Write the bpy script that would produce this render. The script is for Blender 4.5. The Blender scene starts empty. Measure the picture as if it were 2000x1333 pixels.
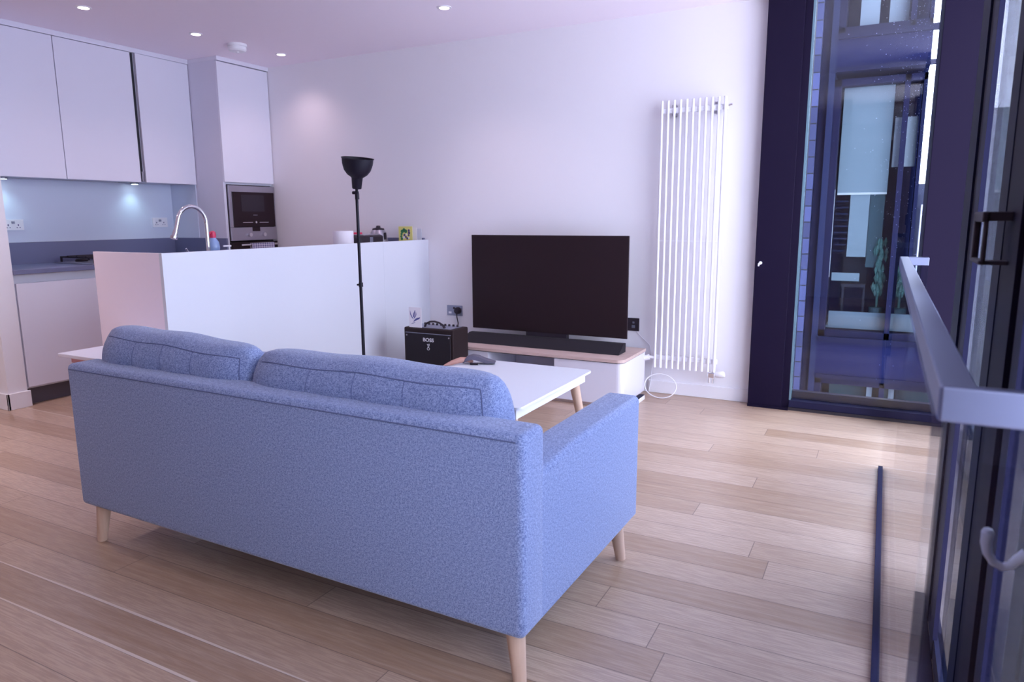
import bpy, bmesh, math, random
from mathutils import Vector, Matrix
random.seed(7)
sc = bpy.context.scene
COL = sc.collection
PI = math.pi

# ------------------------------------------------------------------ camera
cam_d = bpy.data.cameras.new('camera')
cam = bpy.data.objects.new('camera', cam_d)
COL.objects.link(cam)
cam_d.sensor_width = 36.0
cam_d.lens = 36.0 * 1379.95 / 2000.0
cam_d.clip_start = 0.05
cam_d.clip_end = 300
pitch, yaw, roll = math.radians(9.90989499), math.radians(-27.66668196), math.radians(-0.33802214)
fw = Vector((math.sin(yaw), math.cos(yaw), 0)); rt = Vector((math.cos(yaw), -math.sin(yaw), 0)); up = Vector((0, 0, 1))
f2 = math.cos(pitch) * fw - math.sin(pitch) * up
u2 = math.sin(pitch) * fw + math.cos(pitch) * up
r3 = math.cos(roll) * rt + math.sin(roll) * u2
u3 = -math.sin(roll) * rt + math.cos(roll) * u2
cam.matrix_world = Matrix(((r3.x, u3.x, -f2.x, 0), (r3.y, u3.y, -f2.y, 0), (r3.z, u3.z, -f2.z, 1.3), (0, 0, 0, 1)))
cam_d.dof.use_dof = True
cam_d.dof.focus_distance = 3.2
cam_d.dof.aperture_fstop = 4.5
sc.camera = cam

# ------------------------------------------------------------------ world, exposure
sc.view_settings.view_transform = 'Standard'
sc.view_settings.look = 'None'
sc.view_settings.gamma = 1.0
sc.view_settings.use_curve_mapping = False
sc.view_settings.exposure = 0.95
w = bpy.data.worlds.new('overcast_sky'); sc.world = w; w.use_nodes = True
wn = w.node_tree; wn.nodes.clear()
wo = wn.nodes.new('ShaderNodeOutputWorld'); wb = wn.nodes.new('ShaderNodeBackground')
tc = wn.nodes.new('ShaderNodeTexCoord'); sp = wn.nodes.new('ShaderNodeSeparateXYZ')
cr = wn.nodes.new('ShaderNodeValToRGB')
wn.links.new(tc.outputs['Generated'], sp.inputs[0]); wn.links.new(sp.outputs['Z'], cr.inputs[0])
cr.color_ramp.elements[0].position = 0.0; cr.color_ramp.elements[0].color = (0.72, 0.77, 0.92, 1)
cr.color_ramp.elements[1].position = 0.5; cr.color_ramp.elements[1].color = (0.83, 0.88, 1.0, 1)
wn.links.new(cr.outputs[0], wb.inputs[0]); wb.inputs[1].default_value = 5.0
wn.links.new(wb.outputs[0], wo.inputs[0])
sc.cycles.max_bounces = 10
sc.cycles.diffuse_bounces = 6
sc.cycles.transparent_max_bounces = 16
sc.cycles.caustics_reflective = False
sc.cycles.caustics_refractive = False
sc.cycles.sample_clamp_indirect = 6

# ------------------------------------------------------------------ materials
MAT = {}
def mat(name, col, rough=0.6, metal=0.0, spec=0.5, emit=None, emit_s=0, bump=None, coat=0):
    m = bpy.data.materials.new(name); m.use_nodes = True
    b = m.node_tree.nodes['Principled BSDF']
    b.inputs['Base Color'].default_value = (*col, 1)
    b.inputs['Roughness'].default_value = rough
    b.inputs['Metallic'].default_value = metal
    b.inputs['Specular IOR Level'].default_value = spec
    if coat: b.inputs['Coat Weight'].default_value = coat; b.inputs['Coat Roughness'].default_value = 0.2
    if emit:
        b.inputs['Emission Color'].default_value = (*emit, 1); b.inputs['Emission Strength'].default_value = emit_s
    nt = m.node_tree
    # every surface gets a faint procedural variation
    tcn = nt.nodes.new('ShaderNodeTexCoord'); nz = nt.nodes.new('ShaderNodeTexNoise')
    nt.links.new(tcn.outputs['Object'], nz.inputs['Vector'])
    nz.inputs['Scale'].default_value = (bump[0] if bump else 60)
    bp = nt.nodes.new('ShaderNodeBump'); bp.inputs['Strength'].default_value = (bump[1] if bump else 0.03)
    bp.inputs['Distance'].default_value = (bump[2] if bump else 0.001)
    nt.links.new(nz.outputs['Fac'], bp.inputs['Height']); nt.links.new(bp.outputs[0], b.inputs['Normal'])
    MAT[name] = m
    return m

mat('wall_paint', (0.80, 0.78, 0.82), 0.85, bump=(180, 0.06, 0.001))
mat('ceiling_paint', (0.90, 0.81, 0.90), 0.9)
mat('white_lacquer', (0.72, 0.71, 0.80), 0.35, spec=0.4)
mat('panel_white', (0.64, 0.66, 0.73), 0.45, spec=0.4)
mat('end_panel_lit', (0.88, 0.78, 0.88), 0.5)  # panel white, raised and pinked to carry the warm light on this end
mat('cabinet_side', (0.66, 0.65, 0.75), 0.5)
mat('rad_white', (0.85, 0.85, 0.90), 0.35)
mat('frame_dark', (0.009, 0.0055, 0.021), 0.6, spec=0.10)
mat('frame_slate', (0.010, 0.011, 0.034), 0.6, spec=0.12)
mat('frame_blue', (0.014, 0.013, 0.042), 0.6, spec=0.15)
mat('gasket', (0.018, 0.012, 0.02), 0.7)
mat('steel_rail', (0.19, 0.21, 0.33), 0.38, metal=1.0, bump=(90, 0.05, 0.001))
mat('chrome', (0.80, 0.80, 0.84), 0.10, metal=1.0)
mat('steel', (0.42, 0.40, 0.46), 0.35, metal=0.9)
mat('black_gloss', (0.022, 0.012, 0.016), 0.35, spec=0.18)
mat('tv_screen', (0.022, 0.013, 0.016), 0.45, spec=0.12)
mat('black_plastic', (0.028, 0.020, 0.030), 0.55, spec=0.3)
mat('lamp_black', (0.009, 0.007, 0.015), 0.5, spec=0.25)
mat('tolex', (0.024, 0.014, 0.016), 0.65, spec=0.25, bump=(400, 0.3, 0.001))
mat('soundbar_cloth', (0.009, 0.006, 0.012), 0.8, bump=(900, 0.4, 0.001))
mat('worktop_grey', (0.15, 0.16, 0.27), 0.4, bump=(300, 0.05, 0.001))
mat('splashback', (0.64, 0.69, 0.82), 0.18, spec=0.5)
mat('plinth_grey', (0.10, 0.09, 0.11), 0.6)
mat('dark_gap', (0.02, 0.02, 0.03), 0.8)
mat('cap_red', (0.62, 0.03, 0.10), 0.4)
mat('bottle_blue', (0.25, 0.36, 0.62), 0.15)
mat('white_plastic', (0.80, 0.79, 0.84), 0.4)
mat('white_paper', (0.82, 0.80, 0.86), 0.9)
mat('card_yellow', (0.75, 0.70, 0.22), 0.7)
mat('ink_green', (0.05, 0.22, 0.10), 0.8)
mat('ink_purple', (0.10, 0.07, 0.20), 0.8)
mat('ink_blue', (0.09, 0.10, 0.30), 0.8)
mat('tile_blue', (0.018, 0.022, 0.06), 0.5)
mat('leather_grey', (0.10, 0.09, 0.13), 0.6, bump=(200, 0.2, 0.002))
mat('leather_tan', (0.42, 0.22, 0.18), 0.6, bump=(200, 0.2, 0.002))
mat('pink_plastic', (0.75, 0.40, 0.46), 0.5)
mat('switch_grey', (0.28, 0.29, 0.38), 0.35, metal=0.6)
mat('lamp_glow', (1, 1, 1), 0.5, emit=(1.0, 0.86, 0.86), emit_s=3)
mat('strip_glow', (1, 1, 1), 0.5, emit=(0.72, 0.95, 1.0), emit_s=6)
mat('blind', (0.25, 0.31, 0.39), 0.8, bump=(30, 0.1, 0.01))
mat('deck_pale', (0.17, 0.22, 0.30), 0.7)
mat('room_dark', (0.008, 0.010, 0.03), 0.8)
mat('curtain_and_glint', (0.46, 0.49, 0.60), 0.9)  # also paints the sky sliver and the frame glint
mat('skin_teal', (0.03, 0.07, 0.10), 0.7)
mat('concrete', (0.014, 0.017, 0.045), 0.8)
mat('render_pale', (0.40, 0.40, 0.50), 0.8)
mat('foliage', (0.06, 0.16, 0.16), 0.8)
mat('asphalt', (0.30, 0.34, 0.50), 0.9)

def N(nt, t, **kw):
    n = nt.nodes.new(t)
    for k, v in kw.items(): setattr(n, k, v)
    return n
def math_node(nt, op, a, b=None, c=None):
    n = N(nt, 'ShaderNodeMath', operation=op)
    for i, v in enumerate((a, b, c)):
        if v is None: continue
        if isinstance(v, (int, float)): n.inputs[i].default_value = v
        else: nt.links.new(v, n.inputs[i])
    return n.outputs[0]
def mixc(nt, f, a, b, blend='MIX'):
    n = N(nt, 'ShaderNodeMix', data_type='RGBA', blend_type=blend)
    for i, v in ((0, f), (6, a), (7, b)):
        if isinstance(v, (int, float)): n.inputs[i].default_value = v
        elif isinstance(v, tuple): n.inputs[i].default_value = (*v, 1)
        else: nt.links.new(v, n.inputs[i])
    return n.outputs[2]

def floor_material():
    m = bpy.data.materials.new('oak_planks'); m.use_nodes = True; nt = m.node_tree
    b = nt.nodes['Principled BSDF']
    tcn = N(nt, 'ShaderNodeTexCoord'); s = N(nt, 'ShaderNodeSeparateXYZ'); nt.links.new(tcn.outputs['Object'], s.inputs[0])
    X, Y = s.outputs[0], s.outputs[1]
    W = 0.1495
    v = math_node(nt, 'DIVIDE', math_node(nt, 'ADD', Y, 20 * W + 0.013 + 0.0), W)
    row = math_node(nt, 'FLOOR', v); fv = math_node(nt, 'FRACT', v)
    wn1 = N(nt, 'ShaderNodeTexWhiteNoise', noise_dimensions='1D'); nt.links.new(row, wn1.inputs['W'])
    u = math_node(nt, 'DIVIDE', math_node(nt, 'ADD', math_node(nt, 'ADD', X, 30), math_node(nt, 'MULTIPLY', wn1.outputs['Value'], 7.3)), 1.9)
    colu = math_node(nt, 'FLOOR', u); fu = math_node(nt, 'FRACT', u)
    cv = N(nt, 'ShaderNodeCombineXYZ'); nt.links.new(row, cv.inputs[0]); nt.links.new(colu, cv.inputs[1])
    wn2 = N(nt, 'ShaderNodeTexWhiteNoise', noise_dimensions='3D'); nt.links.new(cv.outputs[0], wn2.inputs['Vector'])
    sp2 = N(nt, 'ShaderNodeSeparateColor'); nt.links.new(wn2.outputs['Color'], sp2.inputs[0])
    # grain: noise stretched along the plank, shifted per plank
    gv = N(nt, 'ShaderNodeCombineXYZ')
    nt.links.new(math_node(nt, 'ADD', math_node(nt, 'MULTIPLY', X, 1.3), math_node(nt, 'MULTIPLY', sp2.outputs[0], 31)), gv.inputs[0])
    nt.links.new(math_node(nt, 'MULTIPLY', Y, 26), gv.inputs[1])
    nt.links.new(math_node(nt, 'MULTIPLY', sp2.outputs[1], 9), gv.inputs[2])
    g1 = N(nt, 'ShaderNodeTexNoise'); g1.inputs['Scale'].default_value = 1.6; g1.inputs['Detail'].default_value = 6; g1.inputs['Distortion'].default_value = 0.6
    nt.links.new(gv.outputs[0], g1.inputs['Vector'])
    g2 = N(nt, 'ShaderNodeTexNoise'); g2.inputs['Scale'].default_value = 9; g2.inputs['Detail'].default_value = 4
    nt.links.new(gv.outputs[0], g2.inputs['Vector'])
    dark, light = (0.33, 0.205, 0.13), (0.53, 0.39, 0.30)
    base = mixc(nt, sp2.outputs[2], dark, light)
    rmp = N(nt, 'ShaderNodeValToRGB'); rmp.color_ramp.elements[0].position = 0.30; rmp.color_ramp.elements[1].position = 0.70
    nt.links.new(g1.outputs['Fac'], rmp.inputs[0])
    c1 = mixc(nt, math_node(nt, 'MULTIPLY', rmp.outputs[0], 0.42), base, (0.56, 0.44, 0.35))
    r2 = N(nt, 'ShaderNodeValToRGB'); r2.color_ramp.elements[0].position = 0.42; r2.color_ramp.elements[1].position = 0.60
    nt.links.new(g2.outputs['Fac'], r2.inputs[0])
    c1 = mixc(nt, math_node(nt, 'MULTIPLY', math_node(nt, 'SUBTRACT', 1, r2.outputs[0]), 0.42), c1, (0.25, 0.15, 0.11))
    # knots
    kv = N(nt, 'ShaderNodeCombineXYZ'); nt.links.new(math_node(nt, 'MULTIPLY', X, 1.1), kv.inputs[0]); nt.links.new(math_node(nt, 'MULTIPLY', Y, 2.4), kv.inputs[1])
    vo = N(nt, 'ShaderNodeTexVoronoi'); vo.inputs['Scale'].default_value = 1.15; nt.links.new(kv.outputs[0], vo.inputs['Vector'])
    kn = math_node(nt, 'LESS_THAN', math_node(nt, 'ADD', vo.outputs['Distance'], math_node(nt, 'MULTIPLY', g2.outputs['Fac'], 0.03)), 0.040)
    c1 = mixc(nt, math_node(nt, 'MULTIPLY', kn, 0.75), c1, (0.10, 0.055, 0.05))
    # joints: dark hair lines, and a pale filled strip along some boards
    e = math_node(nt, 'ABSOLUTE', math_node(nt, 'SUBTRACT', fv, 0.5))
    jl = math_node(nt, 'GREATER_THAN', e, 0.490)
    je = math_node(nt, 'GREATER_THAN', math_node(nt, 'ABSOLUTE', math_node(nt, 'SUBTRACT', fu, 0.5)), 0.4992)
    c1 = mixc(nt, math_node(nt, 'MULTIPLY', math_node(nt, 'MAXIMUM', jl, je), 0.78), c1, (0.12, 0.075, 0.065))
    pale = math_node(nt, 'MULTIPLY', math_node(nt, 'GREATER_THAN', sp2.outputs[0], 0.86), math_node(nt, 'LESS_THAN', fv, math_node(nt, 'ADD', 0.02, math_node(nt, 'MULTIPLY', math_node(nt, 'SINE', math_node(nt, 'MULTIPLY', fu, PI)), 0.05))))
    c1 = mixc(nt, math_node(nt, 'MULTIPLY', pale, 0.8), c1, (0.66, 0.56, 0.50))
    nt.links.new(c1, b.inputs['Base Color'])
    b.inputs['Roughness'].default_value = 0.34; b.inputs['Specular IOR Level'].default_value = 0.7
    bp = N(nt, 'ShaderNodeBump'); bp.inputs['Strength'].default_value = 0.12; bp.inputs['Distance'].default_value = 0.002
    nt.links.new(math_node(nt, 'SUBTRACT', g2.outputs['Fac'], math_node(nt, 'MULTIPLY', jl, 0.8)), bp.inputs['Height'])
    nt.links.new(bp.outputs[0], b.inputs['Normal'])
    MAT['floor'] = m
floor_material()

def fabric_material():
    m = bpy.data.materials.new('heather_fabric'); m.use_nodes = True; nt = m.node_tree
    b = nt.nodes['Principled BSDF']; b.inputs['Roughness'].default_value = 0.95; b.inputs['Specular IOR Level'].default_value = 0.15
    b.inputs['Sheen Weight'].default_value = 0.25; b.inputs['Sheen Roughness'].default_value = 0.5
    tcn = N(nt, 'ShaderNodeTexCoord')
    n1 = N(nt, 'ShaderNodeTexNoise'); n1.inputs['Scale'].default_value = 320; n1.inputs['Detail'].default_value = 3
    n2 = N(nt, 'ShaderNodeTexNoise'); n2.inputs['Scale'].default_value = 130; n2.inputs['Detail'].default_value = 3
    nt.links.new(tcn.outputs['Object'], n1.inputs['Vector']); nt.links.new(tcn.outputs['Object'], n2.inputs['Vector'])
    s = math_node(nt, 'ADD', math_node(nt, 'MULTIPLY', n1.outputs['Fac'], 0.7), math_node(nt, 'MULTIPLY', n2.outputs['Fac'], 0.3))
    rmp = N(nt, 'ShaderNodeValToRGB'); nt.links.new(s, rmp.inputs[0])
    rmp.color_ramp.elements[0].position = 0.38; rmp.color_ramp.elements[0].color = (0.092, 0.125, 0.27, 1)
    rmp.color_ramp.elements[1].position = 0.62; rmp.color_ramp.elements[1].color = (0.295, 0.36, 0.575, 1)
    nt.links.new(rmp.outputs[0], b.inputs['Base Color'])
    bp = N(nt, 'ShaderNodeBump'); bp.inputs['Strength'].default_value = 0.35; bp.inputs['Distance'].default_value = 0.002
    nt.links.new(n1.outputs['Fac'], bp.inputs['Height']); nt.links.new(bp.outputs[0], b.inputs['Normal'])
    MAT['fabric'] = m
fabric_material()
mat('seam_thread', (0.10, 0.125, 0.25), 0.9)

def wood_material(name, a, bcol, axis=0):
    m = bpy.data.materials.new(name); m.use_nodes = True; nt = m.node_tree
    b = nt.nodes['Principled BSDF']; b.inputs['Roughness'].default_value = 0.5
    tcn = N(nt, 'ShaderNodeTexCoord'); mp = N(nt, 'ShaderNodeMapping')
    sc_ = [28, 28, 28]; sc_[axis] = 2.0
    mp.inputs['Scale'].default_value = sc_
    nt.links.new(tcn.outputs['Object'], mp.inputs[0])
    n1 = N(nt, 'ShaderNodeTexNoise'); n1.inputs['Scale'].default_value = 1.5; n1.inputs['Detail'].default_value = 5; n1.inputs['Distortion'].default_value = 0.5
    nt.links.new(mp.outputs[0], n1.inputs['Vector'])
    nt.links.new(mixc(nt, n1.outputs['Fac'], a, bcol), b.inputs['Base Color'])
    MAT[name] = m
wood_material('oak_top', (0.42, 0.29, 0.26), (0.72, 0.56, 0.52), 0)
wood_material('leg_wood', (0.42, 0.27, 0.19), (0.66, 0.48, 0.38), 2)

def brick_material(name, c1, c2, mortar, wdt, hgt):
    m = bpy.data.materials.new(name); m.use_nodes = True; nt = m.node_tree
    b = nt.nodes['Principled BSDF']; b.inputs['Roughness'].default_value = 0.6
    tcn = N(nt, 'ShaderNodeTexCoord'); s = N(nt, 'ShaderNodeSeparateXYZ'); nt.links.new(tcn.outputs['Object'], s.inputs[0])
    c = N(nt, 'ShaderNodeCombineXYZ')
    nt.links.new(math_node(nt, 'ADD', s.outputs[0], s.outputs[1]), c.inputs[0]); nt.links.new(s.outputs[2], c.inputs[1])
    br = N(nt, 'ShaderNodeTexBrick'); nt.links.new(c.outputs[0], br.inputs['Vector'])
    br.inputs['Color1'].default_value = (*c1, 1); br.inputs['Color2'].default_value = (*c2, 1); br.inputs['Mortar'].default_value = (*mortar, 1)
    br.inputs['Scale'].default_value = 1; br.inputs['Brick Width'].default_value = wdt; br.inputs['Row Height'].default_value = hgt
    br.inputs['Mortar Size'].default_value = 0.006; br.offset = 0.0
    nt.links.new(br.outputs['Color'], b.inputs['Base Color'])
    MAT[name] = m
brick_material('cladding_tiles', (0.010, 0.013, 0.055), (0.050, 0.062, 0.18), (0.002, 0.002, 0.006), 0.5, 0.155)
brick_material('far_brick', (0.020, 0.036, 0.095), (0.030, 0.052, 0.125), (0.014, 0.024, 0.06), 1.8, 0.5)

def gingham():
    m = bpy.data.materials.new('gingham_cloth'); m.use_nodes = True; nt = m.node_tree
    b = nt.nodes['Principled BSDF']; b.inputs['Roughness'].default_value = 0.95
    tcn = N(nt, 'ShaderNodeTexCoord'); s = N(nt, 'ShaderNodeSeparateXYZ'); nt.links.new(tcn.outputs['Object'], s.inputs[0])
    a = math_node(nt, 'GREATER_THAN', math_node(nt, 'FRACT', math_node(nt, 'MULTIPLY', s.outputs[1], 36)), 0.5)
    c = math_node(nt, 'GREATER_THAN', math_node(nt, 'FRACT', math_node(nt, 'MULTIPLY', s.outputs[2], 50)), 0.5)
    f = math_node(nt, 'MULTIPLY', math_node(nt, 'ADD', a, c), 0.5)
    nt.links.new(mixc(nt, f, (0.66, 0.62, 0.72), (0.12, 0.10, 0.26)), b.inputs['Base Color'])
    MAT['gingham'] = m
gingham()

def glass_material(name, tint, droplets=False, refl=1.0):
    m = bpy.data.materials.new(name); m.use_nodes = True; nt = m.node_tree; nt.nodes.clear()
    o = N(nt, 'ShaderNodeOutputMaterial'); t = N(nt, 'ShaderNodeBsdfTransparent'); g = N(nt, 'ShaderNodeBsdfGlossy'); mx = N(nt, 'ShaderNodeMixShader')
    fr = N(nt, 'ShaderNodeFresnel'); ge = N(nt, 'ShaderNodeNewGeometry')
    ior = math_node(nt, 'SUBTRACT', 1.5, math_node(nt, 'MULTIPLY', ge.outputs['Backfacing'], 1.5 - 1 / 1.5))
    nt.links.new(ior, fr.inputs['IOR'])
    t.inputs[0].default_value = (*tint, 1); g.inputs['Roughness'].default_value = 0.0; g.inputs['Color'].default_value = (refl, refl, refl, 1)
    nt.links.new(fr.outputs[0], mx.inputs[0]); nt.links.new(t.outputs[0], mx.inputs[1]); nt.links.new(g.outputs[0], mx.inputs[2])
    nt.links.new(mx.outputs[0], o.inputs[0])
    MAT[name] = m
glass_material('glass_clear', (0.90, 0.94, 0.97))
glass_material('glass_guard', (0.86, 0.90, 0.97))
glass_material('glass_tint', (0.86, 0.89, 0.97), refl=0.25)
glass_material('glass_window', (0.97, 0.97, 0.99))
glass_material('glass_dim', (0.84, 0.87, 0.88), refl=0.5)
mat('glass_edge', (0.12, 0.20, 0.25), 0.2)
mat('raindrop', (0.55, 0.60, 0.85), 0.1)

# ------------------------------------------------------------------ mesh builder
class MB:
    def __init__(s): s.bm = bmesh.new()
    def box(s, x0, x1, y0, y1, z0, z1, bev=0, seg=2):
        r = bmesh.ops.create_cube(s.bm, size=1)
        vs = r['verts']
        for v in vs:
            v.co = Vector((x0 + (v.co.x + .5) * (x1 - x0), y0 + (v.co.y + .5) * (y1 - y0), z0 + (v.co.z + .5) * (z1 - z0)))
        if bev:
            es = list({e for v in vs for e in v.link_edges})
            bmesh.ops.bevel(s.bm, geom=es, offset=bev, segments=seg, profile=0.5, affect='EDGES')
        return s
    def tube(s, pts, r, n=12, cap=True):
        pts = [Vector(p) for p in pts]
        rs = r if isinstance(r, (list, tuple)) else [r] * len(pts)
        rings = []
        prev = None
        for i, p in enumerate(pts):
            d = (pts[min(i + 1, len(pts) - 1)] - pts[max(i - 1, 0)]).normalized()
            if prev is None:
                a = Vector((0, 0, 1)) if abs(d.z) < 0.9 else Vector((1, 0, 0))
                n1 = d.cross(a).normalized()
            else:
                n1 = (prev - prev.dot(d) * d)
                n1 = n1.normalized() if n1.length > 1e-6 else d.orthogonal().normalized()
            prev = n1; n2 = d.cross(n1)
            rings.append([s.bm.verts.new(p + rs[i] * (math.cos(2 * PI * k / n) * n1 + math.sin(2 * PI * k / n) * n2)) for k in range(n)])
        for a, b in zip(rings, rings[1:]):
            for k in range(n): s.bm.faces.new((a[k], a[(k + 1) % n], b[(k + 1) % n], b[k]))
        if cap:
            s.bm.faces.new(rings[0][::-1]); s.bm.faces.new(rings[-1])
        return s
    def lathe(s, prof, c=(0, 0, 0), n=32, axis='z', tilt=None):
        c = Vector(c); rings = []
        for (r, h) in prof:
            ring = []
            for k in range(n):
                a = 2 * PI * k / n; v = Vector((r * math.cos(a), r * math.sin(a), h))
                if axis == 'x': v = Vector((v.z, v.x, v.y))
                if axis == 'y': v = Vector((v.x, v.z, v.y))
                if tilt is not None: v = tilt @ v
                ring.append(s.bm.verts.new(c + v))
            rings.append(ring)
        for a, b in zip(rings, rings[1:]):
            for k in range(n): s.bm.faces.new((a[k], a[(k + 1) % n], b[(k + 1) % n], b[k]))
        s.bm.faces.new(rings[0][::-1]); s.bm.faces.new(rings[-1])
        return s
    def prism(s, poly, axis, a, b):
        def mk(p, t):
            return {'x': (t, p[0], p[1]), 'y': (p[0], t, p[1]), 'z': (p[0], p[1], t)}[axis]
        A = [s.bm.verts.new(mk(p, a)) for p in poly]; B = [s.bm.verts.new(mk(p, b)) for p in poly]
        n = len(poly)
        for k in range(n): s.bm.faces.new((A[k], A[(k + 1) % n], B[(k + 1) % n], B[k]))
        s.bm.faces.new(A[::-1]); s.bm.faces.new(B)
        return s
    def build(s, name, m, parent=None, smooth=False, origin=None):
        bmesh.ops.recalc_face_normals(s.bm, faces=s.bm.faces)
        base = getattr(parent, 'get', lambda *_: None)('_w') if parent else None
        me = bpy.data.meshes.new(name)
        if parent is None:
            if origin is None:
                xs = [v.co for v in s.bm.verts]
                origin = Vector(((min(c.x for c in xs) + max(c.x for c in xs)) / 2, (min(c.y for c in xs) + max(c.y for c in xs)) / 2, min(c.z for c in xs)))
            origin = Vector(origin)
            bmesh.ops.translate(s.bm, verts=s.bm.verts, vec=-origin)
        s.bm.to_mesh(me); s.bm.free()
        me.materials.append(MAT[m] if isinstance(m, str) else m)
        if smooth:
            for p in me.polygons: p.use_smooth = True
            try: me.set_sharp_from_angle(angle=math.radians(40))
            except Exception: pass
        o = bpy.data.objects.new(name, me); COL.objects.link(o)
        if parent is None:
            o.location = origin; ORG[o.name] = origin.copy()
        else:
            o.parent = parent
            o.location = -ORG.get(parent.name, Vector((0, 0, 0))); ORG[o.name] = Vector((0, 0, 0))
        return o
ORG = {}
def tag(o, label, cat, group=None):
    o['label'] = label; o['category'] = cat
    if group: o['group'] = group
    return o
def thing(name, loc, label, cat, group=None, local=False):
    o = bpy.data.objects.new(name, None); COL.objects.link(o); o.location = loc; o.empty_display_size = 0.05
    ORG[o.name] = Vector((0, 0, 0)) if local else Vector(loc)
    return tag(o, label, cat, group)
def struct(mb, name, m, parent=None, **k):
    o = mb.build(name, m, parent, **k)
    if parent is None: o['kind'] = 'structure'
    return o
def copy_tree(o, parent=None):
    c = o.copy(); COL.objects.link(c)
    if parent is not None: c.parent = parent
    for ch in list(o.children): copy_tree(ch, c)
    return c
def text_mesh(txt, size, loc, rot, name, m, parent, depth=0.001):
    cu = bpy.data.curves.new(name, 'FONT'); cu.body = txt; cu.size = size; cu.extrude = depth; cu.align_x = 'CENTER'; cu.align_y = 'CENTER'; cu.offset = 0.0004
    t = bpy.data.objects.new(name + '_tmp', cu); COL.objects.link(t)
    dg = bpy.context.evaluated_depsgraph_get(); me = bpy.data.meshes.new_from_object(t.evaluated_get(dg))
    bpy.data.objects.remove(t)
    me.transform(Matrix.Translation(loc) @ rot)
    me.materials.clear(); me.materials.append(MAT[m])
    o = bpy.data.objects.new(name, me); COL.objects.link(o); o.parent = parent; o.location = -ORG.get(parent.name, Vector((0, 0, 0)))
    ORG[o.name] = Vector((0, 0, 0))
    return o

# ================================================================== SETTING
WY = 5.08; CZ = 2.69
struct(MB().box(-8.0, 0.52, -2.4, 5.3, -0.12, 0.0), 'floor', 'floor', origin=(0, 0, 0))
struct(MB().box(-8.0, 0.62, -2.4, 5.13, CZ, CZ + 0.2), 'ceiling', 'ceiling_paint')
struct(MB().box(-6.1, -0.765, WY, WY + 0.25, -0.1, CZ + 0.1), 'wall_back', 'wall_paint')
struct(MB().box(-6.1, -5.97, 2.72, WY, -0.1, CZ + 0.05), 'wall_kitchen', 'wall_paint')
struct(MB().box(-8.0, -5.30, 2.595, 2.72, -0.1, CZ + 0.05), 'wall_left', 'wall_paint')
struct(MB().box(-8.1, -8.0, -2.4, 2.72, -0.1, CZ + 0.1), 'wall_end', 'wall_paint')
struct(MB().box(-8.1, 0.6, -2.5, -2.4, -0.1, CZ + 0.1), 'wall_rear', 'wall_paint')
struct(MB().box(-8.0, -5.285, 2.580, 2.596, 0, 0.115, 0.003).box(-5.301, -5.285, 2.58, 2.735, 0, 0.115, 0.003), 'baseboard_left', 'wall_paint')
struct(MB().box(-1.50, -0.766, WY - 0.014, WY + 0.002, 0, 0.092, 0.003), 'baseboard_back', 'wall_paint')

# tall window in the back wall, with the broad black lining at its left
struct(MB().box(-0.765, -0.545, 4.98, 5.25, 0.0, CZ + 0.05, 0.003).box(-0.545, -0.500, 5.0, 5.25, 0.0, CZ + 0.05).box(-0.765, -0.50, 4.972, 4.98, 0.0, 0.018), 'trim_1', 'frame_dark')
w1 = struct(MB().box(-0.50, -0.488, 5.0, 5.06, 0.02, CZ), 'window_1', 'glass_edge')
MB().box(-0.488, 0.20, 5.03, 5.052, 0.062, CZ).build('pane', 'glass_clear', w1)
MB().box(-0.50, 0.20, 4.99, 5.11, 0.02, 0.068, 0.003).build('bottom_rail', 'frame_blue', w1)
MB().box(-0.50, 0.20, 4.985, 5.11, 0.0, 0.02).build('sill_gasket', 'gasket', w1)
MB().box(-0.50, 0.20, 5.06, 5.11, 0.068, 0.12).build('outer_bead', 'frame_slate', w1)

# right-hand glazed wall, seen at a glancing angle
struct(MB().box(0.195, 0.445, 4.76, 5.25, -0.1, CZ + 0.05, 0.004), 'trim_2', 'frame_dark')
w4 = struct(MB().box(0.43, 0.49, 3.66, 3.74, 0.0, CZ), 'window_4', 'frame_dark')
MB().box(0.445, 0.455, 2.69, 3.66, 0.06, CZ).build('pane', 'glass_window', w4)
MB().box(0.445, 0.455, 3.74, 4.76, 0.06, CZ).build('pane', 'glass_window', w4)
MB().box(0.43, 0.49, 2.69, 4.76, 0.0, 0.06).build('bottom_rail', 'frame_dark', w4)
w2 = struct(MB().box(0.212, 0.234, 2.486, 2.69, -0.1, CZ), 'window_2', 'frame_slate')
MB().box(0.218, 0.232, 2.36, 2.486, -0.1, CZ).build('inner_frame', 'frame_dark', w2)
MB().box(0.212, 0.224, 2.263, 2.36, -0.1, CZ).build('frame_strip', 'frame_blue', w2)
MB().box(0.228, 0.236, 1.88, 2.31, 0.062, CZ).build('pane', 'glass_tint', w2)
MB().box(0.216, 0.24, 1.88, 2.69, 0.0, 0.062).build('bottom_rail', 'frame_slate', w2)
MB().box(0.236, 0.445, 2.68, 2.69, 0.06, CZ).build('return_pane', 'glass_window', w2)
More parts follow.
